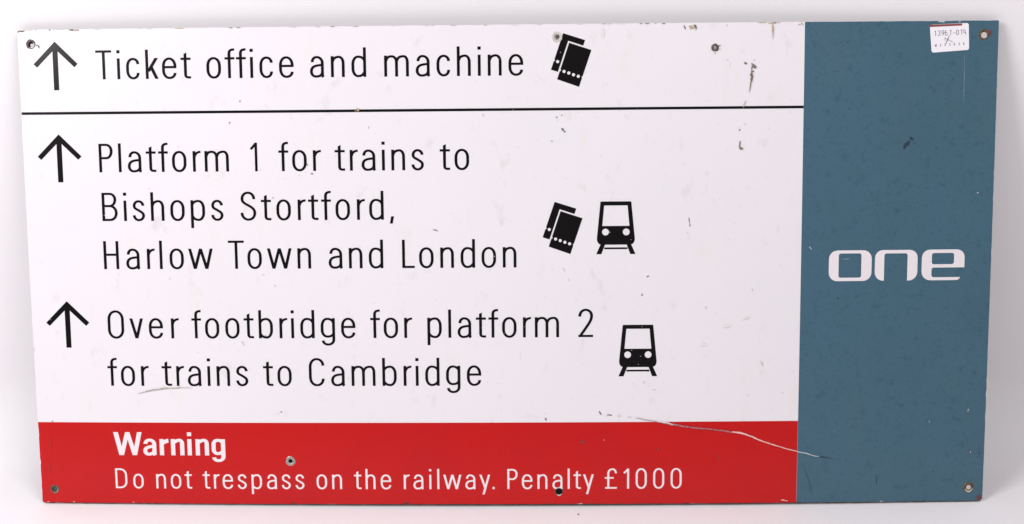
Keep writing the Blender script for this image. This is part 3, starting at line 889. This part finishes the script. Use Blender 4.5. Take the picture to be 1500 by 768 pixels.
disc(HOLES[4][0], HOLES[4][1], 3.45, -1.5, mat('dark_green_grey', (.07, .085, .07), .6), sign)
rim(5, 2.6, 6.5, .4, STEEL, sign, label='bright zinc rim of the hole above trespass')
disc(HOLES[5][0], HOLES[5][1], 3.4, -1.6, HOLE_DARK, sign)
rim(6, 3.9, 5.6, .1, STEEL_DARK, sign, label='dark rim of the hole under Penalty')
disc(HOLES[6][0], HOLES[6][1], 4.2, .40, HOLE_DARK, sign, dome=0.02)
rim(7, 3.0, 7.6, .3, RUST, sign, jit=.12, label='rusty rim of the bottom right hole')
disc(HOLES[7][0], HOLES[7][1], 3.1, .1, PALE_TONE, sign)  # added disc, backdrop as seen through this hole
# pale crescents around some of the hole rims


def arc_film(name, u, v, r, w, a0, a1, h, material, label=None):
    n = 14
    pl = []
    for i in range(n + 1):
        a = math.radians(a0 + (a1 - a0) * i / n)
        pl.append((u + (r + w * math.sin(math.pi * i / n)) * math.cos(a), v + (r + w * math.sin(math.pi * i / n)) * math.sin(a)))
    for i in range(n, -1, -1):
        a = math.radians(a0 + (a1 - a0) * i / n)
        pl.append((u + r * math.cos(a), v + r * math.sin(a)))
    quads = [[pl[i], pl[i + 1], pl[2 * n - i], pl[2 * n + 1 - i]] for i in range(n)]
    return film(name, quads, material, sign, h - .1, h, label=label)


arc_film('hole_crescent', HOLES[6][0], HOLES[6][1], 4.3, 1.7, 230, 320, .75, PALE_TONE)
arc_film('hole_crescent', HOLES[7][0], HOLES[7][1], 4.4, 1.8, 190, 360, .85, PALE_TONE)
arc_film('hole_crescent', HOLES[4][0], HOLES[4][1], 3.9, 1.0, 240, 400, .85, mat('dull_crescent', (.45, .33, .30), .5))
arc_film('hole_crescent', HOLES[2][0], HOLES[2][1], 5.6, 1.8, 110, 320, .2, TONE[10])

# ------------------------------------------------------------------ stock label stuck on the blue field
lab = DATA['label']
A, B, C_, D_ = [Vector(p) for p in lab]


def L2(s, t):                       # s across, t down, 0..1 on the label
    p = A.lerp(B, s).lerp(D_.lerp(C_, s), t)
    return (p.x, p.y)


def lab_outline(r=.055):
    out = []
    ry = r * 1.45
    for (cs, ct, a0) in ((r, ry, 180), (1 - r, ry, 270), (1 - r, 1 - ry, 0), (r, 1 - ry, 90)):
        for i in range(6):
            a = math.radians(a0 + 90 * i / 5)
            out.append(L2(cs + r * math.cos(a), ct + ry * math.sin(a)))
    return out[::-1]


tag_o = film('stock_label', [lab_outline()], PAPER, sign, .24, .42, label='small white stock label with handwriting in the top right corner')
bnd = DATA['labelband']
film('label_band', [[L2(-.02, .005), L2(.83, .012), L2(.83, .085), L2(-.01, .085)]], PAPER_RED, tag_o, .43, .50, label='dark red strip along the top of the label')


def tiny(text, s0, s1, t_base, hgt, st, material, jit=0.0, name='digit'):
    """small writing laid out on the label in its own slanted frame"""
    ax = (Vector(L2(1, t_base)) - Vector(L2(0, t_base))).normalized()
    up = Vector((-ax.y, ax.x))
    n = len(text)
    rg = random.Random(5)
    for k, ch in enumerate(text):
        if ch == ' ':
            continue
        o = Vector(L2(s0 + (s1 - s0) * k / (n - 1), t_base))
        g = glyph(ch, st, st * .9)
        w = WID[ch]
        sl = rg.uniform(-jit, jit)
        dy = rg.uniform(-jit, jit) * hgt * .4
        polys = []
        for pl in g:
            polys.append([tuple(o + ax * ((a - w / 2 + sl * b) * hgt) + up * (b * hgt + dy)) for a, b in pl])
        film(name, polys, material, tag_o, .43, .47)


tiny('13961-014', .12, .90, .42, 6.3, .105, INK, .14)
tiny('M233026', .12, .86, .80, 3.1, .2, INK_SOFT, .0)


def scrawl(pts, w, material, parent, name='pen_stroke', h=.5):
    p = Pen(w, w)
    p.path([('M', *pts[0])] + [('L', *q) for q in pts[1:]])
    return film(name, p.polys, material, parent, h - .04, h)


scrawl([L2(.49, .42), L2(.45, .56), L2(.385, .72)], .8, INK, tag_o, h=.49)
scrawl([L2(.36, .50), L2(.44, .56), L2(.58, .68)], .55, INK, tag_o, h=.53)
scrawl([L2(.35, .60), L2(.39, .50), L2(.41, .63), L2(.46, .52)], .35, INK, tag_o, h=.57)

# ------------------------------------------------------------------ wear: rust spots, chips and scratches
rng = random.Random(23)


def blob(x0, y0, x1, y1, w, steps=7):
    dx, dy = x1 - x0, y1 - y0
    ln = math.hypot(dx, dy) or .01
    ux, uy = dx / ln, dy / ln
    a, b = [], []
    for i in range(steps + 1):
        f = i / steps
        wd = w / 2 * (max(0.18, math.sin(math.pi * (f * .86 + .07)))) * rng.uniform(.55, 1.3)
        wd2 = w / 2 * (max(0.18, math.sin(math.pi * (f * .86 + .07)))) * rng.uniform(.55, 1.3)
        c = rng.uniform(-.12, .12) * w
        x, y = x0 + dx * f, y0 + dy * f
        a.append((x - uy * (wd + c), y + ux * (wd + c)))
        b.append((x + uy * (wd2 - c), y - ux * (wd2 - c)))
    return a + b[::-1]


loose = {}
MNAMES = ['scratch', 'rust_spot', 'scuff', 'rust_spot', 'scratch', 'chip', 'scratch', 'chip', 'scratch', 'rust_spot', 'stain']
for k, (x0, y0, x1, y1, w, tone) in enumerate(DATA['marks']):
    ln = math.hypot(x1 - x0, y1 - y0)
    h = .40 + .004 * k
    y0, y1 = (min(max(y0, .3), HEIGHT - .3), min(max(y1, .3), HEIGHT - .3))
    x0, x1 = (min(max(x0, -599.5), 599.5), min(max(x1, -599.5), 599.5))
    pl = blob(x0, y0, x1, y1, w, 5 if ln < 3 else 9)
    pl = [(x, min(max(y, .1), HEIGHT - .1)) for x, y in pl]
    if ln >= 5.5:
        film(MNAMES[tone], [pl], TONE[tone], sign, h - .01, h)
    else:
        loose.setdefault(tone, []).append((pl, h))
# fine peppering of dirt that nobody could count
for _ in range(230):
    x, y = rng.uniform(-590, 355), rng.uniform(112, 592)
    if rng.random() < .55:
        x = rng.uniform(-50, 355)
    r = rng.uniform(.25, .75)
    loose.setdefault(2, []).append((blob(x - r, y, x + r, y + rng.uniform(-.5, .5), r * 1.6, 4), .39 - rng.random() * .03))
for _ in range(110):
    x, y = rng.uniform(370, 592), rng.uniform(8, 592)
    r = rng.uniform(.2, .6)
    loose.setdefault(rng.choice((6, 6, 6, 6, 6, 6, 8)), []).append((blob(x - r, y, x + r, y + rng.uniform(-.7, .7), r * 1.4, 4), .39 - rng.random() * .03))
for _ in range(40):
    x, y = rng.uniform(-590, 355), rng.uniform(4, 100)
    r = rng.uniform(.2, .5)
    loose.setdefault(4, []).append((blob(x - r, y, x + r, y + rng.uniform(-.7, .7), r * 1.4, 4), .39 - rng.random() * .03))
# marks along the bottom and top edges
for _ in range(90):
    x = rng.uniform(-594, 596)
    r = rng.uniform(.8, 7)
    if rng.random() < .5:
        loose.setdefault(9, []).append((blob(x - r, .55, x + r, .55, rng.uniform(.5, 1.3), 6), .3 + rng.random() * .08))
    elif rng.random() < .4 and x < 360:
        loose.setdefault(rng.choice((2, 2, 3)), []).append((blob(x - r, HEIGHT - .6, x + r, HEIGHT - .6, rng.uniform(.4, 1.2), 6), .3 + rng.random() * .08))
for tone, items in loose.items():
    vs, fs = [], []
    for pl, h in items:
        n = len(pl)
        i0 = len(vs)
        cx_, cy_ = sum(p[0] for p in pl) / n, sum(p[1] for p in pl) / n
        vs.append(face(cx_, cy_, h))
        vs += [face(x, y, h) for x, y in pl]
        vs += [face(x, y, h - .05) for x, y in pl]
        for i in range(n):
            j = (i + 1) % n
            fs.append([i0, i0 + 1 + j, i0 + 1 + i])
            fs.append([i0 + 1 + i, i0 + 1 + j, i0 + 1 + n + j, i0 + 1 + n + i])
    o = mesh_obj('dirt_specks', vs, fs, TONE[tone], sign)
    o['kind'] = 'stuff'


def ribbon(name, pts, widths, material, h, label=None, wob=.12):
    """a ragged ribbon of varying width through pts (mm)"""
    dense = []
    for i in range(len(pts) - 1):
        n = max(2, int(math.hypot(pts[i + 1][0] - pts[i][0], pts[i + 1][1] - pts[i][1]) / 2.2))
        for k in range(n):
            f = k / n
            dense.append((pts[i][0] + (pts[i + 1][0] - pts[i][0]) * f, pts[i][1] + (pts[i + 1][1] - pts[i][1]) * f,
                          widths[i] + (widths[i + 1] - widths[i]) * f))
    dense.append((*pts[-1], widths[-1]))
    quads = []
    prev = None
    for i, (x, y, w) in enumerate(dense):
        a = dense[max(0, i - 1)]
        b = dense[min(len(dense) - 1, i + 1)]
        dx, dy = b[0] - a[0], b[1] - a[1]
        l = math.hypot(dx, dy) or 1
        nx, ny = -dy / l, dx / l
        c = rng.uniform(-wob, wob)
        w1, w2 = w / 2 * rng.uniform(.6, 1.3), w / 2 * rng.uniform(.6, 1.3)
        cur = ((x + nx * (w1 + c), y + ny * (w1 + c)), (x - nx * (w2 - c), y - ny * (w2 - c)))
        if prev:
            quads.append([prev[0], cur[0], cur[1], prev[1]])
        prev = cur
    return film(name, quads, material, sign, h - .05, h, label=label)


SCR_PALE = mat('scratched_coat', (.74, .66, .64), .5)
SCR_GREY = mat('scored_metal', (.42, .20, .23), .5, mottles=[(300, .45, .6, (.2, .05, .05), .8, I3)])
SCR_PINK = mat('torn_red_coat', (.80, .50, .47), .5)
SCR_BLUE = mat('torn_blue_coat', (.50, .53, .56), .5)
ribbon('scratch', DATA['scratch_white'][:3], [.8, 1.3, 1.2], mat('scored_white', (.42, .34, .34), .6), 1.12, 'grey start of the long scratch above the red band')
ribbon('scratch', DATA['scratch_white'][2:], [1.4, 2.6, 2.2], SCR_PALE, 1.16, 'pale torn edge where the long scratch enters the red band')
ribbon('scratch', [(x, y - .7) for x, y in DATA['scratch_white'][2:]], [.3, .6, .7], TONE[0], 1.20)
ribbon('scratch', DATA['scratch_grey'], [2.1, 1.8, 1.6, 1.5, 1.6, 1.5], SCR_GREY, 1.14, 'dull middle of the long scratch')
ribbon('scratch', DATA['scratch_pink'], [1.9, 2.2, 1.6, 1.5, 1.3, 1.2, 1.0], SCR_PINK, 1.18, 'bright pink stretch of the long scratch', wob=.05)
ribbon('scratch', DATA['scratch_pale'], [1.4, 1.2, 1.1, .5], SCR_BLUE, 1.22, 'pale end of the long scratch on the blue field', wob=.05)
ribbon('scratch', DATA['scratch_dark'], [.5, .6, .3], TONE[6], 1.14)
sc = DATA['scuff']
ribbon('scuff', sc, [.4, 1.0, 1.1, 1.8, 1.7, 1.6, 1.3, 1.1, .8, .4], mat('scuff_dirt', (.52, .49, .43), .6, mottles=[(260, .42, .55, (.22, .2, .17), .7, (1, 1, 1))]), 1.12,
       'long curved brown scuff under the word trains', wob=.25)
rr = DATA['rust_run']
ribbon('rust_run', rr[3:8], [1.8, .8, 3.0, 1.3, .6], TONE[1], 1.12, 'thin brown rust run near the right of the white area')
ribbon('rust_run', rr[0:3], [1.2, 1.6, 1.0], TONE[0], 1.17)
ribbon('rust_run', rr[8:10], [.8, 1.0], mat('faint_rust', (.40, .35, .30), .6), 1.15)
ribbon('rust_run', rr[10:14], [1.0, 1.3, 2.0, 1.0], TONE[1], 1.19)


# ------------------------------------------------------------------ dark line along the foot of the sheet
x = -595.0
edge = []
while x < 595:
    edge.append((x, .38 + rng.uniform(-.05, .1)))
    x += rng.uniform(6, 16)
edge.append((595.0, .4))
ribbon('dark_edge', edge, [rng.uniform(.45, 1.0) for _ in edge], TONE[9], .295, 'thin dark line along the bottom edge of the sign', wob=.05)
# a long thin scuff line and faint rubs on the blue field
ribbon('scratch', [(372, 49), (379, 30), (384, 12)], [.2, .4, .2], TONE[6], 1.3)
# small crumb of grit on the backdrop paper in front of the sign
bm_v, bm_f = [], []
for k, (rr_, zz) in enumerate(((.0009, 0.0002), (.0013, .0006), (.0007, .0011))):
    for i in range(7):
        a = 2 * math.pi * i / 7
        q_ = rr_ * rng.uniform(.7, 1.25)
        bm_v.append((GRIT[0] + q_ * 1.3 * math.cos(a), GRIT[1] + q_ * .8 * math.sin(a), zz))
for k in range(2):
    for i in range(7):
        j = (i + 1) % 7
        bm_f.append([k * 7 + i, k * 7 + j, k * 7 + 7 + j, k * 7 + 7 + i])
bm_f.append([14 + i for i in range(7)])
bm_f.append([6 - i for i in range(7)])
grit = mesh_obj('grit_crumb', bm_v, bm_f, TONE[0])
grit['label'] = 'tiny dark crumb of grit lying on the paper in front of the sign'
grit['category'] = 'grit'
